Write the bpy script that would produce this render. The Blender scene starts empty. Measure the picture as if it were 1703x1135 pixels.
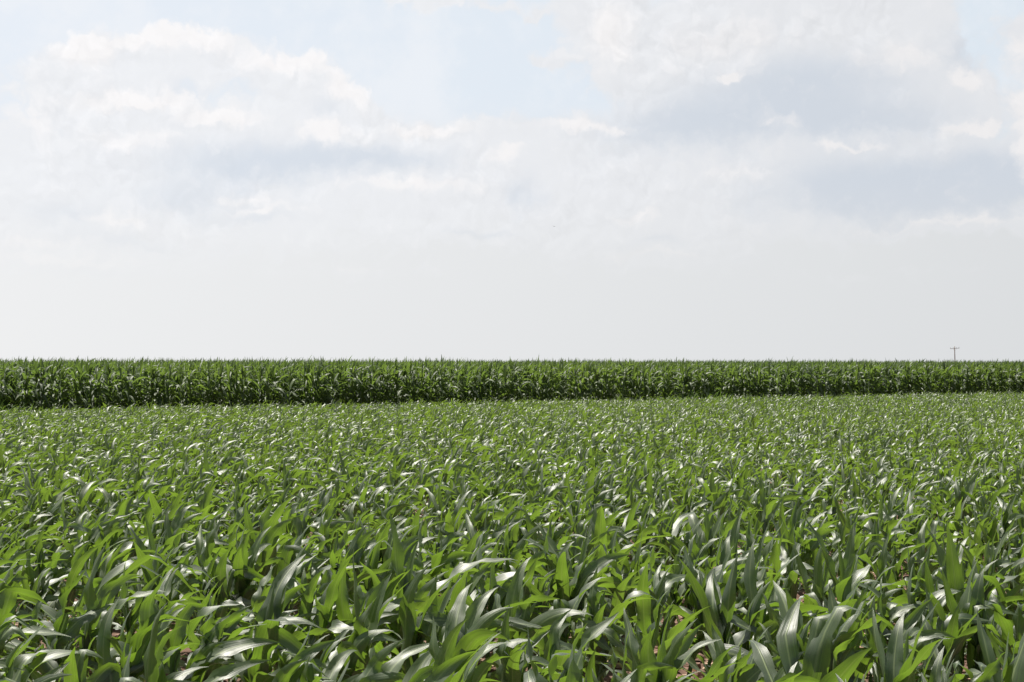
import bpy, math, random
import numpy as np
from mathutils import Vector, Matrix

rnd = random.Random(11)
R = np.random.default_rng(7)
scene = bpy.context.scene
COL = scene.collection

F = 2700.0              # focal length in photo pixels (1703 wide)
EYE = 1.60
HOR = 603.0             # horizon row in the photo
ROLL = math.radians(0.06)

# ------------------------------------------------------------------ helpers
def tag(o, label=None, cat=None, group=None, kind=None):
    if label: o['label'] = label
    if cat: o['category'] = cat
    if group: o['group'] = group
    if kind: o['kind'] = kind
    return o

def mesh_np(name, verts, quads, mats, uvs=None, tint=None, mat_idx=None, smooth=True, tris=None):
    """verts (n,3), quads (m,4) -> mesh; uvs per vertex (n,2); tint per vertex (n,)"""
    me = bpy.data.meshes.new(name)
    n = len(verts); m = len(quads)
    me.vertices.add(n); me.loops.add(m * 4); me.polygons.add(m)
    me.vertices.foreach_set('co', np.ascontiguousarray(verts, dtype=np.float32).ravel())
    q = np.ascontiguousarray(quads, dtype=np.int32)
    me.loops.foreach_set('vertex_index', q.ravel())
    me.polygons.foreach_set('loop_start', np.arange(0, m * 4, 4, dtype=np.int32))
    try:
        me.polygons.foreach_set('loop_total', np.full(m, 4, dtype=np.int32))
    except Exception:
        pass
    me.polygons.foreach_set('use_smooth', np.full(m, smooth, dtype=bool))
    if mat_idx is not None:
        me.polygons.foreach_set('material_index', np.ascontiguousarray(mat_idx, dtype=np.int32))
    if uvs is not None:
        l = me.uv_layers.new(name='UVMap')
        l.data.foreach_set('uv', np.ascontiguousarray(uvs[q.ravel()], dtype=np.float32).ravel())
    if tint is not None:
        a = me.attributes.new('tint', 'FLOAT', 'POINT')
        a.data.foreach_set('value', np.ascontiguousarray(tint, dtype=np.float32))
    for mt in mats: me.materials.append(mt)
    me.update(); me.validate()
    return me

def link(name, me, parent=None, loc=None):
    o = bpy.data.objects.new(name, me)
    COL.objects.link(o)
    if parent is not None: o.parent = parent
    if loc is not None: o.location = loc
    return o

def empty(name, loc):
    o = bpy.data.objects.new(name, None)
    o.empty_display_size = 0.1
    COL.objects.link(o); o.location = loc
    return o

# ------------------------------------------------------------------ materials
def new_mat(name):
    m = bpy.data.materials.new(name); m.use_nodes = True
    nt = m.node_tree; nt.nodes.clear()
    return m, nt, nt.nodes, nt.links

def leaf_material(name, dark, light, trans, rough, midrib=(0.30, 0.38, 0.16), spec=0.5, tfac=0.42, coat=0.0):
    m, nt, N, L = new_mat(name)
    out = N.new('ShaderNodeOutputMaterial')
    uv = N.new('ShaderNodeUVMap'); uv.uv_map = 'UVMap'
    sep = N.new('ShaderNodeSeparateXYZ'); L.new(uv.outputs[0], sep.inputs[0])
    tint = N.new('ShaderNodeAttribute'); tint.attribute_name = 'tint'
    geo = N.new('ShaderNodeNewGeometry')
    # base colour from the tint of the leaf + blotches
    noise = N.new('ShaderNodeTexNoise'); noise.inputs['Scale'].default_value = 9.0; noise.inputs['Detail'].default_value = 4
    tc = N.new('ShaderNodeTexCoord'); L.new(tc.outputs['Object'], noise.inputs['Vector'])
    add = N.new('ShaderNodeMath'); add.operation = 'MULTIPLY_ADD'
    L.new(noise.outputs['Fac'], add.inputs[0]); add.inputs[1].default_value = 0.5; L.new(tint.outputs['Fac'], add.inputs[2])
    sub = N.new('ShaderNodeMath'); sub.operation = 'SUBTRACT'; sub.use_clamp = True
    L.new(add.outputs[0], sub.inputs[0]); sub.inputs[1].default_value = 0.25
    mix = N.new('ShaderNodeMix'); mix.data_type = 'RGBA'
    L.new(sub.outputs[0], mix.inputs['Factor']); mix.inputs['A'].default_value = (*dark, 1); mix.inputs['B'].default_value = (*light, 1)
    # fine parallel veins: a stretched noise over (u*fine, v*coarse)
    vmap = N.new('ShaderNodeMapping'); vmap.inputs['Scale'].default_value = (22, 1.6, 1); L.new(uv.outputs[0], vmap.inputs['Vector'])
    vn = N.new('ShaderNodeTexNoise'); vn.inputs['Scale'].default_value = 1.0; vn.inputs['Detail'].default_value = 2; L.new(vmap.outputs[0], vn.inputs['Vector'])
    # midrib mask |u-0.5|
    a1 = N.new('ShaderNodeMath'); a1.operation = 'SUBTRACT'; L.new(sep.outputs['X'], a1.inputs[0]); a1.inputs[1].default_value = 0.5
    a2 = N.new('ShaderNodeMath'); a2.operation = 'ABSOLUTE'; L.new(a1.outputs[0], a2.inputs[0])
    mr = N.new('ShaderNodeMapRange'); L.new(a2.outputs[0], mr.inputs['Value'])
    mr.inputs['From Min'].default_value = 0.02; mr.inputs['From Max'].default_value = 0.075
    mr.inputs['To Min'].default_value = 0.65; mr.inputs['To Max'].default_value = 0.0
    mixr = N.new('ShaderNodeMix'); mixr.data_type = 'RGBA'
    L.new(mr.outputs[0], mixr.inputs['Factor']); L.new(mix.outputs['Result'], mixr.inputs['A']); mixr.inputs['B'].default_value = (*midrib, 1)
    # vein streak modulation of colour
    vr = N.new('ShaderNodeMapRange'); L.new(vn.outputs['Fac'], vr.inputs['Value'])
    vr.inputs['From Min'].default_value = 0.3; vr.inputs['From Max'].default_value = 0.7
    vr.inputs['To Min'].default_value = 0.78; vr.inputs['To Max'].default_value = 1.22
    vm = N.new('ShaderNodeVectorMath'); vm.operation = 'SCALE'; L.new(mixr.outputs['Result'], vm.inputs[0]); L.new(vr.outputs[0], vm.inputs['Scale'])
    bump = N.new('ShaderNodeBump'); bump.inputs['Strength'].default_value = 0.6; bump.inputs['Distance'].default_value = 0.002
    L.new(vn.outputs['Fac'], bump.inputs['Height'])
    p = N.new('ShaderNodeBsdfPrincipled')
    L.new(vm.outputs[0], p.inputs['Base Color']); L.new(bump.outputs[0], p.inputs['Normal'])
    rr = N.new('ShaderNodeMapRange'); L.new(noise.outputs['Fac'], rr.inputs['Value'])
    rr.inputs['From Min'].default_value = 0.3; rr.inputs['From Max'].default_value = 0.7
    rr.inputs['To Min'].default_value = rough - 0.05; rr.inputs['To Max'].default_value = rough + 0.08
    L.new(rr.outputs[0], p.inputs['Roughness'])
    p.inputs['Specular IOR Level'].default_value = spec
    p.inputs['Coat Weight'].default_value = coat; p.inputs['Coat Roughness'].default_value = .45; p.inputs['Coat IOR'].default_value = 1.72; p.inputs['IOR'].default_value = 1.55
    L.new(bump.outputs[0], p.inputs['Coat Normal'])
    t = N.new('ShaderNodeBsdfTranslucent')
    tm = N.new('ShaderNodeMix'); tm.data_type = 'RGBA'; tm.blend_type = 'MULTIPLY'; tm.inputs['Factor'].default_value = 1.0
    L.new(vr.outputs[0], tm.inputs['A'])
    tmix = N.new('ShaderNodeMix'); tmix.data_type = 'RGBA'; L.new(sub.outputs[0], tmix.inputs['Factor'])
    tmix.inputs['A'].default_value = (trans[0] * .8, trans[1] * .85, trans[2] * .9, 1); tmix.inputs['B'].default_value = (*trans, 1)
    tmr = N.new('ShaderNodeMix'); tmr.data_type = 'RGBA'; L.new(mr.outputs[0], tmr.inputs['Factor'])
    L.new(tmix.outputs['Result'], tmr.inputs['A']); tmr.inputs['B'].default_value = (trans[0] * .8, trans[1] * .75, trans[2] * 1.2, 1)
    L.new(tmr.outputs['Result'], tm.inputs['B'])
    L.new(tm.outputs['Result'], t.inputs['Color'])
    ms = N.new('ShaderNodeMixShader'); ms.inputs[0].default_value = tfac
    L.new(p.outputs[0], ms.inputs[1]); L.new(t.outputs[0], ms.inputs[2])
    L.new(ms.outputs[0], out.inputs['Surface'])
    return m

def plain_material(name, c1, c2, scale, rough, detail=5, bumps=0.3, spec=0.3):
    m, nt, N, L = new_mat(name)
    out = N.new('ShaderNodeOutputMaterial')
    p = N.new('ShaderNodeBsdfPrincipled')
    tc = N.new('ShaderNodeTexCoord')
    n = N.new('ShaderNodeTexNoise'); n.inputs['Scale'].default_value = scale; n.inputs['Detail'].default_value = detail
    L.new(tc.outputs['Object'], n.inputs['Vector'])
    mr = N.new('ShaderNodeMapRange'); L.new(n.outputs['Fac'], mr.inputs['Value'])
    mr.inputs['From Min'].default_value = 0.32; mr.inputs['From Max'].default_value = 0.68
    mix = N.new('ShaderNodeMix'); mix.data_type = 'RGBA'; L.new(mr.outputs[0], mix.inputs['Factor'])
    mix.inputs['A'].default_value = (*c1, 1); mix.inputs['B'].default_value = (*c2, 1)
    L.new(mix.outputs['Result'], p.inputs['Base Color'])
    p.inputs['Roughness'].default_value = rough; p.inputs['Specular IOR Level'].default_value = spec
    b = N.new('ShaderNodeBump'); b.inputs['Strength'].default_value = bumps; b.inputs['Distance'].default_value = 0.02
    L.new(n.outputs['Fac'], b.inputs['Height']); L.new(b.outputs[0], p.inputs['Normal'])
    L.new(p.outputs[0], out.inputs['Surface'])
    return m

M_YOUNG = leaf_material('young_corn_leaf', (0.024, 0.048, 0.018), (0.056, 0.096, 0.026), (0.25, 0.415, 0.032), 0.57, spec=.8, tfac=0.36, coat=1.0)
M_TALL = leaf_material('tall_corn_leaf', (0.038, 0.068, 0.028), (0.076, 0.118, 0.038), (0.225, 0.345, 0.05), 0.60, spec=.8, tfac=0.40, coat=.2)
M_STALK = plain_material('corn_stalk', (0.05, 0.11, 0.025), (0.10, 0.18, 0.045), 14, 0.45)
M_SOIL = plain_material('soil', (0.075, 0.046, 0.034), (0.20, 0.128, 0.098), 9.0, 0.95, detail=10, bumps=1.0, spec=0.1)
M_CLOD = plain_material('soil_clod', (0.10, 0.062, 0.046), (0.27, 0.18, 0.14), 30.0, 0.95, detail=6, bumps=0.8, spec=0.1)
M_STRAW = plain_material('dry_residue', (0.36, 0.24, 0.16), (0.60, 0.46, 0.33), 25.0, 0.8, spec=0.2)
M_WEED = leaf_material('weed_leaf', (0.05, 0.12, 0.03), (0.12, 0.22, 0.05), (0.25, 0.42, 0.06), 0.5, spec=0.4)
M_WOOD = plain_material('haze_pale_wood', (0.30, 0.26, 0.235), (0.42, 0.37, 0.34), 6.0, 0.85)  # wood colour lightened to paint in the distance haze on the pole
M_PORC = plain_material('insulator_glass', (0.30, 0.36, 0.36), (0.36, 0.42, 0.42), 6.0, 0.25)
M_BIRD = plain_material('dark_feathers', (0.02, 0.02, 0.022), (0.05, 0.045, 0.04), 20.0, 0.7)

# ------------------------------------------------------------------ leaves
def build_leaves(P, az, el, L, W, bend, wind, twist, fold, ruf, tint, nseg, nc, sweep=0.0):
    """All inputs are arrays of n leaves. Returns verts (n, nseg+1, nc, 3), uv, tint."""
    n = len(L)
    P = np.asarray(P, float).reshape(n, 3)
    d = np.stack([np.cos(el) * np.cos(az), np.cos(el) * np.sin(az), np.sin(el)], 1)
    s = np.cross(d, np.array([0, 0, 1.0])); s /= np.linalg.norm(s, axis=1, keepdims=True) + 1e-9
    ds = (L / nseg)[:, None]
    W_DIR = np.array([0.93, 0.36, 0.0])
    u = np.linspace(-1, 1, nc)
    ph = R.uniform(0, 6.28, n); ph2 = R.uniform(0, 6.28, n); fr = R.uniform(2.0, 5.0, n)
    kpos = R.uniform(.3, .85, n); kamt = np.where(R.random(n) < .35, R.uniform(.4, 1.3, n), 0.0)
    pos = P.copy()
    out = np.empty((n, nseg + 1, nc, 3))
    for k in range(nseg + 1):
        t = k / nseg
        w = (0.42 + 0.58 * np.sin(min(1.0, t / 0.42) * math.pi / 2)) if t < 0.42 else (1 - ((t - 0.42) / 0.58) ** 1.7)
        w = np.maximum(w, 0.02) * W / 2
        nrm = np.cross(s, d)
        tw = twist * t ** 1.3
        ss = s * np.cos(tw)[:, None] + nrm * np.sin(tw)[:, None]
        nn = nrm * np.cos(tw)[:, None] - s * np.sin(tw)[:, None]
        fo = fold * (1 - 0.55 * t)
        for j in range(nc):
            uu = u[j]
            lat = uu * w * np.cos(fo)
            hgt = abs(uu) ** 1.2 * w * np.sin(fo)
            rf = ruf * W * abs(uu) ** 2 * np.sin(2 * math.pi * fr * t + ph + (2.1 if uu > 0 else 0)) * math.sin(min(1, t * 1.15) * math.pi) ** 0.7
            if 0 < t < 1:
                rf = rf + ruf * W * 0.3 * np.sin(2 * math.pi * fr * 0.6 * t + ph2)
            out[:, k, j] = pos + ss * lat[:, None] + nn * (hgt + rf)[:, None]
        # advance: gravity makes it arch, the wind swings it round
        grav = (bend * (0.35 + 1.9 * t))[:, None] * np.array([0, 0, -1.0])
        wd = (wind * (0.4 + 1.2 * t))[:, None] * W_DIR
        kick = np.where(np.abs(t - kpos) < 0.75 / nseg, kamt, 0.0)[:, None]
        d = d + (grav + wd) / nseg + kick * np.array([.5, .2, -1.0])
        d /= np.linalg.norm(d, axis=1, keepdims=True)
        s = s - d * np.sum(s * d, axis=1, keepdims=True); s /= np.linalg.norm(s, axis=1, keepdims=True) + 1e-9
        pos = pos + d * ds
    uv = np.empty((n, nseg + 1, nc, 2))
    uv[..., 0] = np.linspace(0, 1, nc)[None, None, :]
    uv[..., 1] = np.linspace(0, 1, nseg + 1)[None, :, None] + R.uniform(0, 30, n)[:, None, None]
    tt = np.repeat(np.asarray(tint, float)[:, None], (nseg + 1) * nc, 1)
    return out, uv, tt

def strip_quads(n, nseg, nc):
    k, j = np.meshgrid(np.arange(nseg), np.arange(nc - 1), indexing='ij')
    a = (k * nc + j).ravel()
    q = np.stack([a, a + 1, a + nc + 1, a + nc], 1)
    return (q[None] + (np.arange(n) * (nseg + 1) * nc)[:, None, None]).reshape(-1, 4)

def tubes(P0, P1, r0, r1, sides=5):
    """n straight tapered tubes"""
    n = len(P0)
    a = np.linspace(0, 2 * math.pi, sides, endpoint=False)
    ring = np.stack([np.cos(a), np.sin(a), np.zeros(sides)], 1)
    v = np.empty((n, 2, sides, 3))
    v[:, 0] = P0[:, None] + ring[None] * np.asarray(r0)[:, None, None]
    v[:, 1] = P1[:, None] + ring[None] * np.asarray(r1)[:, None, None]
    i = np.arange(sides); j = (i + 1) % sides
    q = np.stack([i, j, j + sides, i + sides], 1)
    q = (q[None] + (np.arange(n) * 2 * sides)[:, None, None]).reshape(-1, 4)
    return v.reshape(-1, 3), q

def young_params(base, size, tint0, nl=None):
    """leaf parameters of young (knee-high) plants at base (n,3); returns dict of flat arrays + plant index"""
    n = len(base)
    NL = 10
    i = np.arange(NL)
    f = i / (NL - 1)                               # 0 lowest, 1 innermost
    f2 = np.repeat(f[None], n, 0)
    plane = R.uniform(0, math.pi, n)
    az = plane[:, None] + (i % 2)[None] * math.pi + R.normal(0, 0.45, (n, NL))
    # young leaves stream down-wind (towards +x): pull azimuth towards the wind
    h = (0.05 + 0.25 * f2 ** 0.9) * size[:, None]
    el = np.radians(46 + 34 * f2 + R.normal(0, 7, (n, NL)) + np.interp(base[:, 1], [9, 20], [6, 0])[:, None])
    Ls = np.interp(f2, [0, .3, .6, .85, 1], [0.32, 0.50, 0.62, 0.54, 0.34]) * size[:, None] * R.uniform(.85, 1.13, (n, NL))
    Ws = np.interp(f2, [0, .3, .6, .85, 1], [0.038, 0.060, 0.073, 0.066, 0.037]) * size[:, None] * R.uniform(.85, 1.15, (n, NL))
    bend = np.interp(f2, [0, .5, .8, 1], [2.1, 1.9, 1.35, 0.5]) * R.uniform(.45, 1.45, (n, NL)) * np.interp(base[:, 1], [8, 22], [.70, 1.12])[:, None]
    gust = np.clip(1.0 - .38 * base[:, 0] / (np.abs(base[:, 1]) * HX + .1) + .25 * smooth1(base[:, 1] * .6, 8.0), .3, 1.6)
    wind = gust[:, None] * R.uniform(0.35, 1.25, (n, 1)) * np.interp(f2, [0, .5, 1], [.45, 1.0, .9]) * R.uniform(.6, 1.3, (n, NL))
    tw = R.normal(0, 1.15, (n, NL)) * (0.5 + f2 * .8)
    fold = np.interp(f2, [0, .7, 1], [.28, .42, .95]) * R.uniform(.8, 1.2, (n, NL))
    ruf = R.uniform(0.08, 0.30, (n, NL)) * np.interp(base[:, 1], [9, 20], [1.3, 1])[:, None] * np.interp(f2, [0, .9, 1], [1, .8, .3])
    nearf = np.interp(base[:, 1], [10, 20], [1, 0])[:, None]
    Ws = Ws * (1 + .20 * nearf); Ls = Ls * (1 - .07 * nearf); wind = wind * (1 - .32 * nearf)
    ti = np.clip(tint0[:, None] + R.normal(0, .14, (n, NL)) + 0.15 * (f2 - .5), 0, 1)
    P = np.empty((n, NL, 3)); P[...] = base[:, None]
    lean = R.normal(0, 0.03, (n, 2)) + np.array([0.05, 0.01])
    P[..., 0] += lean[:, None, 0] * h / .3; P[..., 1] += lean[:, None, 1] * h / .3; P[..., 2] += h
    return dict(P=P, az=az, el=el, L=Ls, W=Ws, bend=bend, wind=wind, twist=tw, fold=fold, ruf=ruf, tint=ti, NL=NL, lean=lean, size=size)

def tall_params(base, size, tint0):
    n = len(base)
    NL = 16
    i = np.arange(NL); f = i / (NL - 1)
    f2 = np.repeat(f[None], n, 0)
    plane = R.uniform(0, math.pi, n)
    az = plane[:, None] + (i % 2)[None] * math.pi + R.normal(0, 0.35, (n, NL))
    h = (0.12 + 1.13 * f2) * size[:, None]
    el = np.radians(np.interp(f2, [0, .6, 1], [48, 62, 82]) + R.normal(0, 9, (n, NL)))
    Ls = np.interp(f2, [0, .3, .7, .92, 1], [0.45, 0.75, 0.75, 0.55, 0.42]) * R.uniform(.85, 1.12, (n, NL)) * size[:, None]
    Ws = np.interp(f2, [0, .4, .8, 1], [0.06, 0.095, 0.085, 0.042]) * R.uniform(.85, 1.15, (n, NL))
    bend = np.interp(f2, [0, .5, .85, 1], [2.1, 2.0, 1.2, 0.25]) * R.uniform(.65, 1.3, (n, NL))
    wind = R.uniform(0.1, 0.5, (n, 1)) * np.interp(f2, [0, .8, 1], [.4, 1.0, .3]) * R.uniform(.6, 1.3, (n, NL))
    tw = R.normal(0, 0.7, (n, NL))
    fold = np.interp(f2, [0, .7, 1], [.28, .4, .95]) * R.uniform(.8, 1.2, (n, NL))
    ruf = R.uniform(0.04, 0.14, (n, NL))
    ti = np.clip(tint0[:, None] + R.normal(0, .15, (n, NL)), 0, 1)
    P = np.empty((n, NL, 3)); P[...] = base[:, None]
    lean = R.normal(0, 0.08, (n, 2))
    P[..., 0] += lean[:, None, 0] * h; P[..., 1] += lean[:, None, 1] * h; P[..., 2] += h
    return dict(P=P, az=az, el=el, L=Ls, W=Ws, bend=bend, wind=wind, twist=tw, fold=fold, ruf=ruf, tint=ti, NL=NL, lean=lean, size=size)

KEYS = ('az', 'el', 'L', 'W', 'bend', 'wind', 'twist', 'fold', 'ruf', 'tint')

def leaves_of(p, sel, nseg, nc, which=None):
    """build the chosen plants' leaves: sel = plant indices, which = leaf indices (None = all)"""
    wi = np.arange(p['NL']) if which is None else np.asarray(which)
    g = np.ix_(np.asarray(sel), wi)
    P = p['P'][g].reshape(-1, 3)
    a = {k: p[k][g].reshape(-1) for k in KEYS}
    return build_leaves(P, **a, nseg=nseg, nc=nc)

def mass_object(name, batches, stalks, mats, label, cat):
    V, Q, UV, T, MI = [], [], [], [], []
    off = 0
    for (v, uv, t, nseg, nc) in batches:
        n = v.shape[0]
        q = strip_quads(n, nseg, nc) + off
        v = v.reshape(-1, 3)
        V.append(v); Q.append(q); UV.append(uv.reshape(-1, 2)); T.append(t.reshape(-1)); MI.append(np.zeros(len(q), int))
        off += len(v)
    for (v, q) in stalks:
        V.append(v); Q.append(q + off); UV.append(np.full((len(v), 2), .2)); T.append(np.full(len(v), .5)); MI.append(np.ones(len(q), int))
        off += len(v)
    me = mesh_np(name, np.concatenate(V), np.concatenate(Q), mats, np.concatenate(UV), np.concatenate(T), np.concatenate(MI))
    o = link(name, me)
    tag(o, label, cat, kind='stuff')
    return o

# ------------------------------------------------------------------ field layout
ANG = math.atan2(26.0, 35.3)                         # the rows and the edge of the tall corn run away to the right
RD = np.array([math.cos(ANG), math.sin(ANG)]); ND = np.array([-math.sin(ANG), math.cos(ANG)])
EDGE = 44.0                                          # distance of the tall corn's first row along ND
def smooth1(x, seed):                                # cheap smooth noise
    return (np.sin(x * .9 + seed) + np.sin(x * 2.17 + seed * 3.1) * .6 + np.sin(x * .37 + seed * 1.7)) / 2.6
def ground_z(x, y):
    x = np.asarray(x, float); y = np.asarray(y, float)
    off = x * ND[0] + y * ND[1]
    ridge = 0.018 * np.cos((off - .35) / 0.70 * 2 * math.pi)
    return ridge * np.exp(-((y - 8) / 30) ** 2) + 0.012 * np.sin(x * 1.3 + y * .7) * np.sin(y * 1.1 - x * .4) * np.exp(-((y - 8) / 40) ** 2)

HX = 851.5 / F
def in_view(x, y, m):
    return (y > 2.2) & (np.abs(x) < y * HX + m)

def row_points(off, step, s0, s1, jit, skip=0.05, side=0.022):
    n = int((s1 - s0) / step)
    s = s0 + np.arange(n) * step + R.normal(0, jit, n)
    keep = R.random(n) > skip
    s = s[keep]
    o = off + R.normal(0, side, len(s))
    return s[:, None] * RD[None] + o[:, None] * ND[None]

pts = []
k0 = -6
for k in range(k0, 75):
    off = 0.35 + k * 0.70
    if off > EDGE - 0.95: break
    p = row_points(off, 0.118, -50, 78, 0.03, 0.09)
    m = in_view(p[:, 0], p[:, 1], 2.2) & (p[:, 1] > 3.6)
    pts.append(p[m])
pts = np.concatenate(pts)
dist = np.hypot(pts[:, 0], pts[:, 1])
order = np.argsort(pts[:, 1])
pts = pts[order]; dist = dist[order]
# height patches: the stand is uneven
patch = smooth1(pts[:, 0] * .8, 2.0) * .5 + smooth1(pts[:, 1] * .55, 5.0) * .5
size = np.interp(pts[:, 1], [8, 12, 20, 45], [.98, .86, .73, .65]) * np.clip(0.84 * (1 + 0.08 * patch + R.normal(0, 0.13, len(pts))), .50, 1.12)
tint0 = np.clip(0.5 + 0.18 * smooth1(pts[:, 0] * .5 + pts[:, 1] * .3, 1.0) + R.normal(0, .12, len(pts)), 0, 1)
tint0 = np.clip(tint0 + np.interp(pts[:, 1], [9, 14, 34], [-.12, -.02, .34]), 0, 1)  # tint paints glancing sheen into far leaves, deeper shade into near ones
base = np.column_stack([pts, ground_z(pts[:, 0], pts[:, 1])])
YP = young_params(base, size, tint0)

# the plants whose upper leaves stand out in the photograph: root (photo pixel), then
# (leaf, azimuth, elevation, length, width, bend, wind, twist) in degrees and metres
HEROES = [
 ((1392, 1122), [(9, 110, 86, .42, .05, .2, -.1, .2), (8, 165, 78, .62, .095, .35, -.25, .3), (7, 60, 80, .55, .080, .3, .1, -.4), (6, 10, 62, .6, .09, 1.5, .6, .5), (5, 190, 50, .55, .08, 1.6, .2, -.5)]),
 ((1245, 1120), [(9, 60, 82, .50, .05, .25, .3, .2), (8, 30, 76, .56, .080, .3, .2, .5), (7, 160, 55, .62, .080, 1.7, -.1, .4), (6, 300, 45, .6, .09, 1.6, .3, .8)]),
 ((660, 1150), [(9, 80, 84, .45, .05, .3, .3, .2), (8, 140, 82, .60, .095, .3, .0, .2), (7, 20, 60, .75, .085, .9, .7, -.4), (6, 200, 50, .5, .08, 1.6, .3, .5)]),
 ((745, 1118), [(9, 40, 80, .50, .05, .3, .5, .2), (8, 5, 52, .78, .085, .7, .5, .5), (7, 200, 66, .5, .08, 1.0, .1, .4), (6, 350, 40, .65, .08, 1.2, .6, .5)]),
 ((965, 1085), [(9, 70, 84, .45, .05, .3, .3, .2), (8, 8, 62, .74, .080, .9, .5, .3), (7, 150, 70, .58, .085, .7, .0, .6), (6, 230, 50, .6, .08, 1.5, .2, -.6)]),
 ((248, 1085), [(9, 140, 84, .52, .05, .15, -.2, .2), (8, 175, 74, .66, .085, .2, -.25, .2), (7, 15, 58, .8, .08, .9, .7, -.3), (6, 330, 45, .7, .08, 1.2, .7, .4)]),
 ((110, 1128), [(9, 30, 78, .5, .05, .4, .6, .2), (8, 10, 55, .85, .085, .6, .6, .4), (7, 30, 66, .7, .08, .8, .8, -.4), (6, 180, 50, .55, .08, 1.5, .4, .6)]),
 ((1585, 1128), [(9, 100, 84, .4, .05, .3, .1, .2), (8, 130, 76, .60, .095, .4, -.1, -.3), (7, 20, 60, .68, .085, 1.0, .6, .5), (6, 210, 50, .6, .09, 1.6, .2, .5)]),
 ((1405, 985), [(9, 120, 84, .40, .05, .2, .0, .2), (8, 200, 80, .60, .105, .5, -.2, .2), (7, 20, 60, .6, .08, 1.3, .5, .5)]),
 ((990, 1010), [(9, 95, 86, .40, .05, .2, .1, .2), (8, 270, 76, .55, .100, 1.1, .0, .2), (7, 110, 78, .5, .08, .5, .1, .5)]),
]
HERO_LABELS = [
 'corn plant with a dark shaded broad upright leaf beside bare soil, lower right foreground',
 'corn plant with a bright sunlit upright leaf, just left of the bare soil, bottom right',
 'corn plant with one broad pale-sheened upright leaf at the bottom edge left of centre',
 'corn plant whose long blade arches far right across the bottom centre foreground',
 'corn plant with a bright yellow-green blade arching right, lower centre',
 'corn plant with a tall bright green blade leaning left, left foreground',
 'corn plant with long blades streaming right in the bottom left corner',
 'corn plant with a broad pale leaf leaning left, near the bottom right corner',
 'corn plant with a single broad dark leaf raised above its neighbours, right foreground',
 'corn plant with a broad silvery leaf facing the camera, right of the centre foreground']
hero_of = {}
taken = set()
for (hx, hy), lv in HEROES:
    dd = EYE * F / (hy - HOR); tx = (hx - 851.5) / F * dd
    dist2 = (pts[:, 0] - tx) ** 2 + (pts[:, 1] - dd) ** 2
    for t_ in taken: dist2[t_] = 1e9
    i = int(np.argmin(dist2)); taken.add(i); hero_of[i] = HERO_LABELS[len(hero_of)]
    delta = np.array([tx - pts[i, 0], dd - pts[i, 1], 0]); pts[i] += delta[:2]; base[i] += delta; YP['P'][i] += delta
    for (j, az_, el_, L_, W_, b_, w_, t_) in lv:
        for k_, v_ in zip(('az', 'el', 'L', 'W', 'bend', 'wind', 'twist'), (math.radians(az_), math.radians(el_), L_, W_, b_, w_, t_)):
            YP[k_][i, j] = v_

# plants whose crown falls in the frame: bottom ray meets 0.6 m height
ybot = (EYE - 0.45) * F / (1135 - HOR)
vis = (pts[:, 1] > ybot - 0.15) & (np.abs(pts[:, 0]) < pts[:, 1] * HX + 0.12)
vis_idx = np.nonzero(vis)[0]
near_idx = vis_idx[:296]
y_near = pts[near_idx[-1], 1]
rest_mask = np.ones(len(pts), bool); rest_mask[near_idx] = False
print('young plants', len(pts), 'near from', ybot, 'to', y_near, 'outside near', (rest_mask & (pts[:, 1] < y_near)).sum())

GROUP_Y = 'young corn plants standing in the near rows of the short field'
def side_of(x, y):
    t = x / (y * HX)
    return 0 if t < -1 / 3 else (2 if t > 1 / 3 else 1)
bands = np.quantile(pts[near_idx, 1], [0.12, 0.5])
LABS = [
 ['young corn plant with long leaves streaming right, at the bottom left edge of the field',
  'young corn plant with broad arching leaves, at the bottom centre edge of the field',
  'young corn plant with broad grey-sheened leaves, at the bottom right edge beside bare soil'],
 ['young knee-high corn plant one or two rows in, on the left of the foreground',
  'young knee-high corn plant one or two rows in, in the middle of the foreground',
  'young knee-high corn plant one or two rows in, on the right of the foreground'],
 ['young knee-high corn plant several rows in, left, where single plants begin to merge',
  'young knee-high corn plant several rows in, centre, where single plants begin to merge',
  'young knee-high corn plant several rows in, right, where single plants begin to merge']]

def leaf_mesh(v, uv, t, nseg, nc, origin, mat, name):
    q = strip_quads(1, nseg, nc)
    return mesh_np(name, v.reshape(-1, 3) - origin, q, [mat], uv.reshape(-1, 2), t.reshape(-1))

def stalk_mesh(name, h, r, lean, mat, sides=8):
    rings = 5
    a = np.linspace(0, 2 * math.pi, sides, endpoint=False)
    V = []
    for k in range(rings):
        t = k / (rings - 1)
        rr = r * (1 - 0.45 * t) * (1.12 if k in (1, 3) else 1.0)
        z = -0.03 + (h + 0.03) * t
        V.append(np.stack([np.cos(a) * rr + lean[0] * t * 0.9, np.sin(a) * rr * .85 + lean[1] * t * 0.9, np.full(sides, z)], 1))
    V = np.concatenate(V)
    i = np.arange(sides); j = (i + 1) % sides
    q = np.concatenate([np.stack([i, j, j + sides, i + sides], 1) + k * sides for k in range(rings - 1)])
    return mesh_np(name, V, q, [mat])

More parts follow.
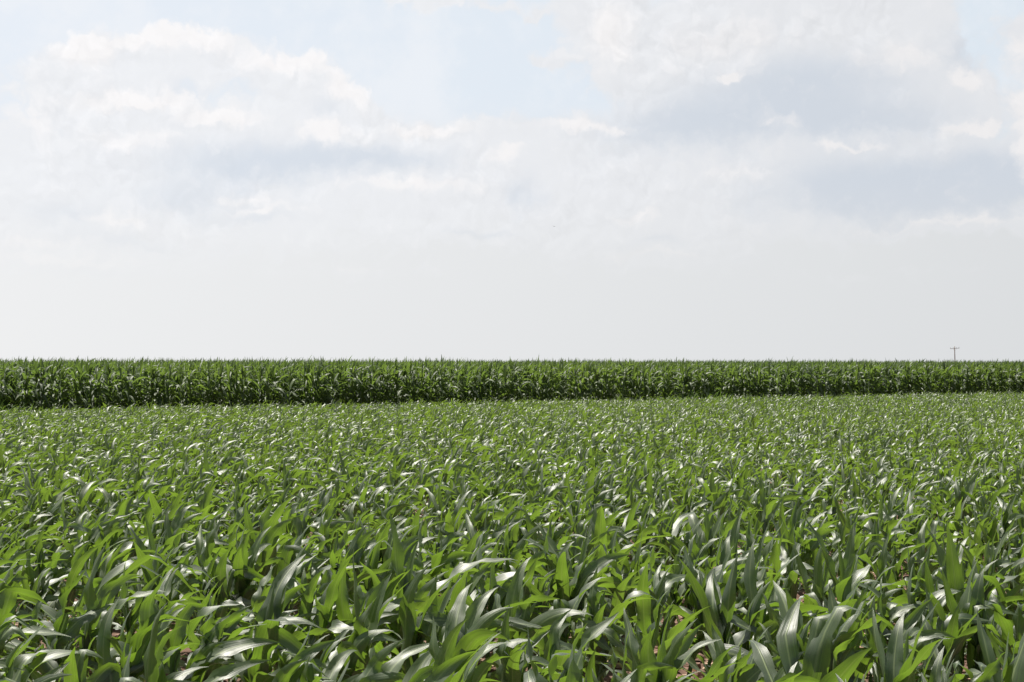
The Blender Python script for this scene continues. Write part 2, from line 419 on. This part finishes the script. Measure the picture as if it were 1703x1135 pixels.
NS, NC = 18, 5
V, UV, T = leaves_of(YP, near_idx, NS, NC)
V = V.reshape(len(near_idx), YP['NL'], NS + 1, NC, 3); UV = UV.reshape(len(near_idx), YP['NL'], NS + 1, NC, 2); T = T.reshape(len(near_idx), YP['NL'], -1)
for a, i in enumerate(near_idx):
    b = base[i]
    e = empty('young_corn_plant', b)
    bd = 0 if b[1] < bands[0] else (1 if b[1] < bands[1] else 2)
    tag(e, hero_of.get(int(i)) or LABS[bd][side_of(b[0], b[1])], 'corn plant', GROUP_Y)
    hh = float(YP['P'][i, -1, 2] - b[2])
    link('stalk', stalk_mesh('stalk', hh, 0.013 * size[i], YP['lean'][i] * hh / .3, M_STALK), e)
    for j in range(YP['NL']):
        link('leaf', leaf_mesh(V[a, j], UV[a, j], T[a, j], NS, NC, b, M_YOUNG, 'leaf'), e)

# the rest of the short field as one mass
ri = np.nonzero(rest_mask)[0]
yr = pts[ri, 1]
ba = []
st = []
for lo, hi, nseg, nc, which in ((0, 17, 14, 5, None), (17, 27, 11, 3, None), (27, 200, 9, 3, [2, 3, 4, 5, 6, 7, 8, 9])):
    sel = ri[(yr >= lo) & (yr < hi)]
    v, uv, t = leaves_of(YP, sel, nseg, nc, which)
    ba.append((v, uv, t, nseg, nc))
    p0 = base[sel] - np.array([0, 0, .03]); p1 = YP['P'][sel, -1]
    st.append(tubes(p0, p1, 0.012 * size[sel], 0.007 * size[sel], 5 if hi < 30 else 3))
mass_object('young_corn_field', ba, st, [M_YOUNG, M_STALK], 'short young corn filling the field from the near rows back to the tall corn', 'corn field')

# ------------------------------------------------------------------ tall corn
def tall_rows(k_list, step, s_margin, skip=0.04):
    out = []
    for k in k_list:
        p = row_points(EDGE + k * 0.76, step, -60, 160, 0.045, skip, 0.07)
        m = in_view(p[:, 0], p[:, 1], s_margin)
        out.append(p[m])
    return np.concatenate(out)

front = tall_rows([0], 0.17, 0.3)
front = front[np.argsort(front[:, 1])]
second_all = tall_rows([1], 0.17, 0.3)
T_SCALE = 0.985
def mk_tall(p):
    n = len(p)
    sz = np.clip(T_SCALE * (1 + 0.025 * smooth1(p[:, 0] * .5 + p[:, 1] * .4, 4.0) + R.normal(0, .035, n)), .85, 1.1)
    ti = np.clip(0.5 + .34 * smooth1(p[:, 0] * .35 + p[:, 1] * .2, 2.2) + R.normal(0, .12, n), 0, 1)
    b = np.column_stack([p, np.zeros(n)])
    return b, sz, tall_params(b, sz, ti)
fb, fs, FP = mk_tall(front)
print('front row', len(front))
NS2, NC2 = 9, 3
V, UV, T = leaves_of(FP, np.arange(len(front)), NS2, NC2)
NLt = FP['NL']
V = V.reshape(len(front), NLt, NS2 + 1, NC2, 3); UV = UV.reshape(len(front), NLt, NS2 + 1, NC2, 2); T = T.reshape(len(front), NLt, -1)
TL = ['tall corn plant in the front row of the tall stand, left third of the picture',
      'tall corn plant in the front row of the tall stand, middle third of the picture',
      'tall corn plant in the front row of the tall stand, right third of the picture']
for a in range(len(front)):
    b = fb[a]
    e = empty('tall_corn_plant', b)
    tag(e, TL[side_of(b[0], b[1])], 'corn plant', 'tall corn plants along the edge of the tall stand')
    hh = float(FP['P'][a, -1, 2])
    link('stalk', stalk_mesh('stalk', hh, 0.012, FP['lean'][a] * hh, M_STALK, 6), e)
    for j in range(NLt):
        link('leaf', leaf_mesh(V[a, j], UV[a, j], T[a, j], NS2, NC2, b, M_TALL, 'leaf'), e)

# outside the frame's sides the front row goes on; behind it the stand is one mass
def outside(p, m0, m1):
    return (np.abs(p[:, 0]) >= p[:, 1] * HX + m0) & (np.abs(p[:, 0]) < p[:, 1] * HX + m1)
side = tall_rows([0], 0.17, 6.0); side = side[outside(side, .3, 6.0)]
deep = np.concatenate([side, tall_rows(range(1, 8), 0.14, 4.0)])
far = tall_rows(range(8, 44), 0.24, 2.5)
db, dsz, DP = mk_tall(deep)
fb2, fsz2, XP = mk_tall(far)
v1 = leaves_of(DP, np.arange(len(deep)), 7, 3)
v2 = leaves_of(XP, np.arange(len(far)), 5, 3, [9, 10, 11, 12, 13, 14, 15])
print('tall mass', len(deep), len(far))
mass_object('tall_corn_stand', [(*v1, 7, 3), (*v2, 5, 3)],
            [tubes(db, DP['P'][:, -1], np.full(len(db), .016), np.full(len(db), .008), 4),
             tubes(fb2, XP['P'][:, -1], np.full(len(fb2), .016), np.full(len(fb2), .008), 3)],
            [M_TALL, M_STALK], 'dense tall corn behind its front row, reaching the horizon', 'corn field')

# ------------------------------------------------------------------ ground
def axis(dense0, dense1, step, lo, hi):
    a = list(np.arange(dense0, dense1, step))
    x = a[-1]; s = step
    while x < hi: s *= 1.18; x += s; a.append(x)
    x = a[0]; s = step; pre = []
    while x > lo: s *= 1.18; x -= s; pre.append(x)
    return np.array(pre[::-1] + a)
gx = axis(-9, 9, .06, -3500, 3500); gy = axis(5, 20, .06, -400, 5000)
GX, GY = np.meshgrid(gx, gy)
GZ = ground_z(GX, GY)
nearm = np.exp(-(np.maximum(0, np.hypot(GX / 9, (GY - 12) / 8) - 1) * 3) ** 2)
rough = (np.sin(GX * 23.1 + GY * 7.3) * np.sin(GY * 19.7 - GX * 5.9) * .5 + np.sin(GX * 41 + 1.3 * np.sin(GY * 13)) * np.sin(GY * 37 + GX * 9) * .5)
GZ = GZ + nearm * (0.008 * rough + R.normal(0, .004, GX.shape))
ny, nx = GX.shape
ii, jj = np.meshgrid(np.arange(ny - 1), np.arange(nx - 1), indexing='ij')
a = (ii * nx + jj).ravel()
gq = np.stack([a, a + 1, a + nx + 1, a + nx], 1)
g = link('ground', mesh_np('ground', np.column_stack([GX.ravel(), GY.ravel(), GZ.ravel()]), gq, [M_SOIL]))
tag(g, 'dry pinkish brown soil between the corn rows', kind='structure')

# clods and dry residue lying on the soil
def blob_field(name, n, rmin, rmax, mat, label, cat):
    # squashed rough octahedra subdivided once -> quads by box topology
    c = np.array([[x, y, z] for z in (-1, 1) for y in (-1, 1) for x in (-1, 1)], float)
    f = np.array([[0, 1, 5, 4], [1, 3, 7, 5], [3, 2, 6, 7], [2, 0, 4, 6], [4, 5, 7, 6], [0, 2, 3, 1]])
    # refine: 3x3x3 surface lattice
    pts_, idx = [], {}
    quads = []
    def vid(p):
        k = tuple(p)
        if k not in idx: idx[k] = len(pts_); pts_.append(p)
        return idx[k]
    for face in f:
        A, B, C_, D = c[face]
        for u in range(2):
            for w in range(2):
                def P_(uu, ww): return tuple(np.round(A + (B - A) * uu / 2 + (D - A) * ww / 2, 3))
                quads.append([vid(P_(u, w)), vid(P_(u + 1, w)), vid(P_(u + 1, w + 1)), vid(P_(u, w + 1))])
    ball = np.array(pts_); ball = ball / np.linalg.norm(ball, axis=1, keepdims=True)
    quads = np.array(quads)
    y = R.uniform(5.5, 20, n); x = R.uniform(-1, 1, n) * (y * HX + .6)
    r = rmin + (rmax - rmin) * R.random(n) ** 3
    z = ground_z(x, y)
    sc = np.stack([r * R.uniform(.7, 1.4, n), r * R.uniform(.7, 1.4, n), r * R.uniform(.4, .8, n)], 1)
    v = ball[None] * (1 + R.normal(0, .14, (n, len(ball), 1))) * sc[:, None]
    v += np.stack([x, y, z + r * .25], 1)[:, None]
    q = (quads[None] + (np.arange(n) * len(ball))[:, None, None]).reshape(-1, 4)
    o = link(name, mesh_np(name, v.reshape(-1, 3), q, [mat], smooth=False))
    tag(o, label, cat, kind='stuff')
blob_field('soil_clods', 13000, .007, .042, M_CLOD, 'crumbled pinkish brown clods lying between the rows', 'clods')

n = 6500
y = R.uniform(5.5, 22, n); x = R.uniform(-1, 1, n) * (y * HX + .6)
P = np.column_stack([x, y, ground_z(x, y) + R.uniform(.006, .022, n)])
v, uv, t = build_leaves(P, R.uniform(0, 6.28, n), R.normal(0.05, .12, n), R.uniform(.03, .20, n), R.uniform(.005, .022, n),
                        R.uniform(0, .3, n), np.zeros(n), R.normal(0, 1.2, n), R.uniform(0, .5, n), R.uniform(0, .2, n), np.full(n, .5), 4, 3)
o = link('crop_residue', mesh_np('crop_residue', v.reshape(-1, 3), strip_quads(n, 4, 3), [M_STRAW]))
tag(o, 'dry tan scraps of last season stalks littering the soil', 'residue', kind='stuff')

# ------------------------------------------------------------------ small feathery weeds between the near rows
def weed(x, y, s, label):
    z = float(ground_z(x, y)); e = empty('weed', (x, y, z))
    tag(e, label, 'weed', 'low weeds between the near corn rows')
    nb = 7
    V0 = np.zeros((nb, 3)); az = R.uniform(0, 6.28, nb); rad = R.uniform(.04, .12, nb) * s; hh = R.uniform(.08, .2, nb) * s
    V1 = np.stack([np.cos(az) * rad, np.sin(az) * rad, hh], 1)
    tv, tq = tubes(V0, V1, np.full(nb, .003), np.full(nb, .0015), 4)
    link('stem', mesh_np('stem', tv, tq, [M_STALK]), e)
    nf = 16
    for b in range(nb):
        tt = R.uniform(.3, 1, nf)[:, None]
        Pp = V0[b] + (V1[b] - V0[b]) * tt
        v, uv, t = build_leaves(Pp, R.uniform(0, 6.28, nf), R.uniform(.1, 1.1, nf), R.uniform(.03, .07, nf) * s, R.uniform(.006, .013, nf) * s,
                                R.uniform(.5, 1.5, nf), np.zeros(nf), R.normal(0, .5, nf), R.uniform(0, .4, nf), np.zeros(nf), R.uniform(.3, 1, nf), 4, 3)
        link('leaf_spray', mesh_np('leaf_spray', v.reshape(-1, 3), strip_quads(nf, 4, 3), [M_WEED], uv.reshape(-1, 2), t.reshape(-1)), e)
def at_ground(px, py):
    d = EYE * F / (py - HOR)
    return (px - 851.5) / F * d, d
for px, py, s, lb in ((1335, 1118, 1.0, 'feathery pale green weed between the rows near the bottom right'),
                      (1295, 1130, .8, 'small feathery weed left of the larger one near the bottom right'),
                      (880, 1010, .9, 'low feathery weed in the gap between the rows right of centre'),
                      (500, 1095, .9, 'low green weed beside bare soil, left of centre'),
                      (1560, 1125, .8, 'small green weed at the bottom right corner'),
                      (262, 905, 1.2, 'feathery weed deep between the corn rows on the left')):
    gx_, gy_ = at_ground(px, py)
    weed(gx_, gy_, s, lb)

# grass fringe in front of the tall corn
nG = 9000
sG = R.uniform(-60, 90, nG); oG = EDGE - 0.55 + R.normal(0, .28, nG)
pg = sG[:, None] * RD + oG[:, None] * ND
pg = pg[in_view(pg[:, 0], pg[:, 1], 3)]
n = len(pg)
den = np.clip(smooth1(pg[:, 0] * .7, 3.3) + .6, 0.1, 1.4)
v, uv, t = build_leaves(np.column_stack([pg, np.zeros(n)]), R.uniform(0, 6.28, n), R.uniform(.9, 1.5, n), R.uniform(.25, .55, n) * den, R.uniform(.012, .03, n),
                        R.uniform(.3, 1.4, n), R.uniform(0, .6, n), R.normal(0, .5, n), R.uniform(0, .4, n), np.zeros(n), R.uniform(.3, 1, n), 4, 3)
o = link('grass', mesh_np('grass', v.reshape(-1, 3), strip_quads(n, 4, 3), [M_WEED], uv.reshape(-1, 2), t.reshape(-1)))
tag(o, 'grass and weeds along the foot of the tall corn', 'grass', kind='stuff')

# ------------------------------------------------------------------ utility pole far behind the corn
def revolve(name, prof, mat, sides=14):
    a = np.linspace(0, 2 * math.pi, sides, endpoint=False)
    V = np.concatenate([np.stack([np.cos(a) * r, np.sin(a) * r, np.full(sides, z)], 1) for r, z in prof])
    i = np.arange(sides); j = (i + 1) % sides
    q = np.concatenate([np.stack([i, j, j + sides, i + sides], 1) + k * sides for k in range(len(prof) - 1)])
    return mesh_np(name, V, q, [mat])
def box_mesh(name, cx, cy, cz, sx, sy, sz, mat):
    c = np.array([[x, y, z] for z in (-1, 1) for y in (-1, 1) for x in (-1, 1)], float) * np.array([sx, sy, sz]) / 2 + np.array([cx, cy, cz])
    q = np.array([[0, 1, 5, 4], [1, 3, 7, 5], [3, 2, 6, 7], [2, 0, 4, 6], [4, 5, 7, 6], [0, 2, 3, 1]])
    return mesh_np(name, c, q, [mat], smooth=False)
PD = 470.0
pole_x = (1588.5 - 851.5) / F * PD
ptop = EYE + (HOR - 575.5) * PD / F
pe = empty('utility_pole', (pole_x, PD, 0)); pe.rotation_euler = (0, math.radians(-1.6), 0)
tag(pe, 'leaning wooden utility pole with one crossarm, rising beyond the tall corn on the right', 'utility pole')
link('pole', revolve('pole', [(.16, -.3), (.155, 1), (.14, ptop * .5), (.12, ptop - .02), (.08, ptop), (0.001, ptop + .01)], M_WOOD), pe)
ca = link('crossarm', box_mesh('crossarm', 0, -.20, 0, 2.7, .10, .12, M_WOOD), pe); ca.location = (0, 0, ptop - .62); ca.rotation_euler = (0, math.radians(-2.2), 0)
for xx in (-1.22, -.45, .45, 1.22):
    ins = link('insulator', revolve('insulator', [(.02, 0), (.02, .10), (.07, .11), (.085, .16), (.05, .19), (.07, .22), (.04, .27), (.001, .28)], M_PORC, 10), ca)
    ins.location = (xx, -.20, .08)
for sx in (-1, 1):
    bm_v, bm_q = tubes(np.array([[sx * .55, -.14, -.10]]), np.array([[0, -.17, -.75]]), [.025], [.025], 5)
    link('brace', mesh_np('brace', bm_v, bm_q, [M_WOOD]), ca)

# a bird far off in the sky
BD = 130.0
bx, bz = (921.5 - 851.5) / F * BD, EYE + (HOR - 376.5) * BD / F
be = empty('flying_bird', (bx, BD, bz)); be.scale = (.72, .72, .72); be.rotation_euler = (math.radians(8), math.radians(10), math.radians(25))
tag(be, 'tiny dark bird flying in the open sky above the middle of the field', 'bird')
prof = [(.001, -.10), (.018, -.08), (.03, -.02), (.028, .03), (.018, .07), (.016, .085), (.008, .10), (.001, .115)]
bo = link('body', revolve('body', prof, M_BIRD, 10), be); bo.rotation_euler = (math.radians(-90), 0, 0)
for sx in (-1, 1):
    v = []
    for i, (xx, yf, yb, zz) in enumerate([(.012, .045, -.045, 0), (.06, .065, -.04, .02), (.12, .05, -.02, .025), (.19, 0, -.03, .01)]):
        v += [[sx * xx, yf, zz + .004], [sx * xx, yb, zz + .001], [sx * xx, yb, zz - .003], [sx * xx, yf, zz - .004]]
    q = []
    for k in range(3):
        b = k * 4
        for i in range(4): q.append([b + i, b + (i + 1) % 4, b + 4 + (i + 1) % 4, b + 4 + i])
    q.append([12, 13, 14, 15])
    link('wing', mesh_np('wing', np.array(v), np.array(q), [M_BIRD]), be)
v = np.array([[-.01, -.08, 0], [.01, -.08, 0], [.03, -.16, 0], [-.03, -.16, 0], [-.01, -.08, .005], [.01, -.08, .005], [.03, -.16, .004], [-.03, -.16, .004]])
link('tail', mesh_np('tail', v, np.array([[0, 1, 2, 3], [4, 7, 6, 5], [0, 4, 5, 1], [1, 5, 6, 2], [2, 6, 7, 3], [3, 7, 4, 0]]), [M_BIRD]), be)

# ------------------------------------------------------------------ light and sky
SUN_EL = math.radians(71); SUN_AZ = math.radians(-48)     # azimuth from +Y towards +X
sd = Vector((math.sin(SUN_AZ) * math.cos(SUN_EL), math.cos(SUN_AZ) * math.cos(SUN_EL), math.sin(SUN_EL)))
sun = bpy.data.lights.new('sun', 'SUN'); sun.energy = 5.0; sun.angle = math.radians(0.6); sun.color = (1.0, 0.945, 0.86)
so = bpy.data.objects.new('sun', sun); COL.objects.link(so)
so.rotation_euler = sd.to_track_quat('Z', 'Y').to_euler()

w = bpy.data.worlds.new('World'); scene.world = w; w.use_nodes = True
nt = w.node_tree; nt.nodes.clear(); N = nt.nodes; LK = nt.links
def M_(op, a, b=None, c=None, clamp=False):
    nd = N.new('ShaderNodeMath'); nd.operation = op; nd.use_clamp = clamp
    for i, x in enumerate((a, b, c)):
        if x is None: continue
        if isinstance(x, (int, float)): nd.inputs[i].default_value = x
        else: LK.new(x, nd.inputs[i])
    return nd.outputs[0]
def MR(x, a, b, c=0.0, d=1.0, smooth=True):
    nd = N.new('ShaderNodeMapRange'); nd.interpolation_type = 'SMOOTHSTEP' if smooth else 'LINEAR'
    LK.new(x, nd.inputs['Value'])
    for k_, v_ in (('From Min', a), ('From Max', b), ('To Min', c), ('To Max', d)): nd.inputs[k_].default_value = v_
    return nd.outputs[0]
def MIX(f, a, b):
    nd = N.new('ShaderNodeMix'); nd.data_type = 'RGBA'
    if isinstance(f, (int, float)): nd.inputs['Factor'].default_value = f
    else: LK.new(f, nd.inputs['Factor'])
    for k_, x in (('A', a), ('B', b)):
        if isinstance(x, tuple): nd.inputs[k_].default_value = (*x, 1)
        else: LK.new(x, nd.inputs[k_])
    return nd.outputs['Result']
tc = N.new('ShaderNodeTexCoord')
sp = N.new('ShaderNodeSeparateXYZ'); LK.new(tc.outputs['Generated'], sp.inputs[0])
X, Y, Z = sp.outputs
azr = M_('ARCTAN2', X, Y)                                   # compass bearing, 0 = straight ahead
elr = M_('ARCSINE', Z)
# bearing / elevation in the units of the cloud list below (2700 per radian)
cx = M_('MULTIPLY', azr, F); cy = M_('MULTIPLY', elr, F)
def noise(scale, det, seed, rough=.55, dist=0.0, stretch=1.0):
    cb = N.new('ShaderNodeCombineXYZ'); LK.new(M_('MULTIPLY', cx, 1.0 / stretch), cb.inputs[0]); LK.new(cy, cb.inputs[1]); cb.inputs[2].default_value = seed
    nd = N.new('ShaderNodeTexNoise'); nd.inputs['Scale'].default_value = scale; nd.inputs['Detail'].default_value = det
    nd.inputs['Roughness'].default_value = rough; nd.inputs['Distortion'].default_value = dist
    LK.new(cb.outputs[0], nd.inputs['Vector']); return nd
def warp_pair(scale, det, s1, s2, rough=.55):
    return noise(scale, det, s1, rough), noise(scale, det, s2, rough)
w1, w2 = warp_pair(1 / 170, 4, 3.0, 77.0)
w3, w4 = warp_pair(1 / 34, 4, 12.0, 40.0, .62)
def centred(nd, amp): return M_('MULTIPLY', M_('SUBTRACT', nd.outputs['Fac'], .5), amp)
dx = M_('ADD', M_('ADD', cx, centred(w1, 110)), centred(w3, 46))
dy = M_('ADD', M_('ADD', cy, centred(w2, 80)), centred(w4, 46))
cbw = N.new('ShaderNodeCombineXYZ'); LK.new(dx, cbw.inputs[0]); LK.new(dy, cbw.inputs[1])
def blobs(lst):
    """soft union of ellipses given as (x, y, rx, ry, weight) in 1/2700 radian"""
    acc = None
    for (px, py, rx, ry, wt) in lst:
        a_ = N.new('ShaderNodeVectorMath'); a_.operation = 'MULTIPLY_ADD'; LK.new(cbw.outputs[0], a_.inputs[0])
        a_.inputs[1].default_value = (1 / rx, 1 / ry, 0); a_.inputs[2].default_value = (-(px - 851.5) / rx, -(HOR - py) / ry, 0)
        d_ = N.new('ShaderNodeVectorMath'); d_.operation = 'DOT_PRODUCT'; LK.new(a_.outputs[0], d_.inputs[0]); LK.new(a_.outputs[0], d_.inputs[1])
        g_ = M_('POWER', math.exp(-1), d_.outputs['Value'])
        acc = M_('MULTIPLY', g_, wt) if acc is None else M_('MULTIPLY_ADD', g_, wt, acc)
    return acc
def billow(X_, Y_, scale):
    cb = N.new('ShaderNodeCombineXYZ'); LK.new(X_, cb.inputs[0]); LK.new(Y_, cb.inputs[1])
    nd = N.new('ShaderNodeTexVoronoi'); nd.voronoi_dimensions = '2D'; nd.feature = 'F1'; nd.inputs['Scale'].default_value = scale
    nd.inputs['Detail'].default_value = 2.0; nd.inputs['Roughness'].default_value = .55; nd.inputs['Lacunarity'].default_value = 2.3
    nd.normalize = True
    LK.new(cb.outputs[0], nd.inputs['Vector'])
    return M_('SUBTRACT', 1.0, nd.outputs['Distance'])
CLOUD = [(290, 100, 105, 40, 1.0), (160, 150, 110, 60, .9), (375, 110, 45, 36, .7), (500, 140, 70, 46, .9), (585, 190, 70, 50, .7), (690, 235, 90, 32, .7), (400, 230, 230, 60, .8),
         (20, 290, 100, 90, .7), (200, 340, 360, 80, .7), (720, -2, 100, 18, .8), (830, 25, 46, 12, .5), (850, 235, 90, 36, .4), (980, 245, 200, 40, .7),
         (760, 330, 230, 60, .55), (990, 30, 70, 50, 1.0), (1030, 105, 50, 40, .8), (1250, 70, 220, 110, 1.0), (1460, 70, 110, 110, .9), (1300, 190, 260, 80, .8),
         (1560, 200, 100, 60, .7), (1700, 90, 50, 40, .8), (1705, 240, 36, 60, .9), (1180, 330, 240, 80, .8), (1500, 330, 300, 70, .8), (915, 108, 30, 11, .6), (890, 37, 14, 8, .5), (300, 400, 400, 40, .5), (1000, 400, 200, 30, .4), (1560, 395, 200, 16, .5), (650, 40, 120, 30, .2), (150, 450, 200, 26, .5), (620, 455, 160, 16, .45), (1100, 440, 160, 16, .45), (420, 500, 180, 12, .4), (1450, 460, 220, 12, .4)]
SHADE = [(460, 275, 200, 36, 1.15), (650, 262, 110, 20, .6), (330, 335, 120, 30, .7), (440, 368, 60, 12, .5), (220, 410, 90, 16, .6), (120, 370, 60, 30, .6), (800, 380, 70, 7, .7), (870, 325, 34, 30, .8),
         (1150, 215, 170, 46, 1.0), (1330, 155, 180, 56, 1.15), (1440, 215, 160, 30, .8), (1440, 328, 180, 56, 1.4), (1640, 325, 130, 56, 1.2), (1590, 110, 44, 44, .8), (545, 180, 36, 24, .5), (310, 165, 36, 20, .5), (1080, 405, 60, 10, .6), (640, 468, 110, 7, .5), (200, 462, 120, 9, .45), (1300, 430, 100, 8, .4), (400, 160, 30, 14, .4)]
WHITE = [(280, 75, 110, 22, .9), (160, 105, 50, 26, .7), (480, 108, 70, 20, .9), (580, 155, 40, 26, .8), (370, 205, 60, 13, .8), (530, 225, 40, 20, .8), (230, 180, 100, 13, .7), (700, 218, 60, 13, .7), (60, 220, 60, 30, .5), (230, 240, 90, 16, .4),
         (980, 212, 90, 10, .6), (1010, 60, 50, 60, .6), (1200, 80, 100, 34, .4), (1480, 120, 60, 24, .5), (1585, 160, 26, 16, .9), (1690, 235, 26, 60, 1.0), (1410, 258, 50, 7, .6), (1600, 235, 44, 9, .8), (1215, 127, 18, 9, .9), (1050, 362, 40, 10, .5), (690, 310, 110, 12, .5), (840, 262, 26, 10, .6), (200, 375, 60, 12, .5),
         (1230, 290, 50, 16, .4), (440, 350, 60, 8, .5), (1680, 110, 30, 14, .7), (1280, 215, 40, 14, .4), (1560, 392, 120, 7, .5), (100, 415, 90, 10, .4), (420, 330, 60, 10, .4), (140, 440, 120, 8, .6), (600, 440, 90, 6, .5), (1080, 425, 90, 6, .5), (1460, 447, 120, 5, .5)]
bil = billow(dx, dy, 1 / 62)
bil2 = billow(M_('ADD', dx, -7.0), M_('ADD', dy, 12.0), 1 / 62)
cm = M_('ADD', blobs(CLOUD), M_('MULTIPLY', M_('SUBTRACT', bil, .6), .75))
mask = M_('MULTIPLY', MR(cm, .29, .62), MR(elr, .025, .10))
shade = MR(M_('ADD', blobs(SHADE), centred(w4, .45)), .0, 1.3)
white = MR(M_('ADD', blobs(WHITE), M_('MULTIPLY', M_('SUBTRACT', bil, .6), .9)), .1, .75)
rel = M_('SUBTRACT', bil, bil2)
col_cloud = MIX(shade, (0.835, 0.850, 0.880), (0.675, 0.727, 0.80))
col_cloud = MIX(M_('MULTIPLY', white, .9), col_cloud, (0.93, 0.915, 0.92))
relf = M_('ADD', MR(cx, -500, 700, 1.0, .915), M_('MULTIPLY', M_('MULTIPLY', rel, MR(w2.outputs['Fac'], .35, .65, .02, .26)), M_('SUBTRACT', 1.0, M_('MULTIPLY', shade, .8))))
vs = N.new('ShaderNodeVectorMath'); vs.operation = 'SCALE'; LK.new(col_cloud, vs.inputs[0]); LK.new(relf, vs.inputs['Scale'])
sky = N.new('ShaderNodeTexSky'); sky.sky_type = 'NISHITA'; sky.sun_disc = False
sky.sun_elevation = SUN_EL; sky.sun_rotation = SUN_AZ; sky.air_density = 1.0; sky.dust_density = 2.2; sky.ozone_density = 1.0
STR = 0.085
svs = N.new('ShaderNodeVectorMath'); svs.operation = 'SCALE'; LK.new(sky.outputs[0], svs.inputs[0]); svs.inputs['Scale'].default_value = STR
veil = MIX(0.45, svs.outputs[0], (0.30, 0.30, 0.29))
# summer haze whitens the blue, low and ahead; dimmed elsewhere to cut fill light
ahead = MR(M_('COSINE', azr), 0.35, 0.92)
low = MR(elr, 0.6, 0.24)
hz = M_('MULTIPLY', ahead, M_('MULTIPLY', low, .97))
left = MR(cx, -900, 900, 0, 1, False)
blue = MIX(hz, veil, MIX(left, (0.80, 0.855, 0.93), (0.715, 0.79, 0.865)))
lowsky = MIX(MR(cx, -850, 850, 0, 1, False), (0.845, 0.855, 0.868), (0.705, 0.725, 0.742))
blue = MIX(M_('MULTIPLY', MR(M_('ADD', w2.outputs['Fac'], centred(w4, .3)), .42, .70, 0, .5), ahead), blue, (0.875, 0.89, 0.92))
blue = MIX(M_('MULTIPLY', MR(elr, 0.17, 0.075), ahead), blue, lowsky)
withc = MIX(M_('MULTIPLY', mask, ahead), blue, vs.outputs[0])
hcol = MIX(MR(cx, -850, 850, 0, 1, False), (0.835, 0.84, 0.845), (0.685, 0.70, 0.712))
hfac = MR(elr, 0.11, -0.005, 0, .97, False)
hfac = M_('MULTIPLY', hfac, M_('ADD', .10, M_('MULTIPLY', ahead, .90)))
fin = MIX(hfac, withc, hcol)
fin2 = MIX(MR(Z, 0.0, -0.02), fin, (0.10, 0.12, 0.06))
bg = N.new('ShaderNodeBackground'); LK.new(fin2, bg.inputs['Color']); bg.inputs['Strength'].default_value = 0.668
ow = N.new('ShaderNodeOutputWorld'); LK.new(bg.outputs[0], ow.inputs['Surface'])

# ------------------------------------------------------------------ camera
cam = bpy.data.cameras.new('camera'); co = bpy.data.objects.new('camera', cam); COL.objects.link(co)
cam.sensor_width = 36.0; cam.lens = F / 1703.0 * 36.0; cam.clip_start = .05; cam.clip_end = 12000
pitch = math.atan((HOR - 567.5) / F)
co.matrix_world = Matrix.Translation((0, 0, EYE)) @ Matrix.Rotation(math.radians(90) + pitch, 4, 'X') @ Matrix.Rotation(ROLL, 4, 'Z')
scene.camera = co

scene.view_settings.view_transform = 'Standard'; scene.view_settings.look = 'None'
scene.view_settings.exposure = 0.62; scene.view_settings.gamma = 1
scene.render.engine = 'CYCLES'
w.cycles.sampling_method = 'MANUAL'; w.cycles.sample_map_resolution = 256
scene.cycles.max_bounces = 8; scene.cycles.diffuse_bounces = 2; scene.cycles.glossy_bounces = 2; scene.cycles.transmission_bounces = 4
scene.cycles.use_denoising = True
scene.cycles.sample_clamp_indirect = 6
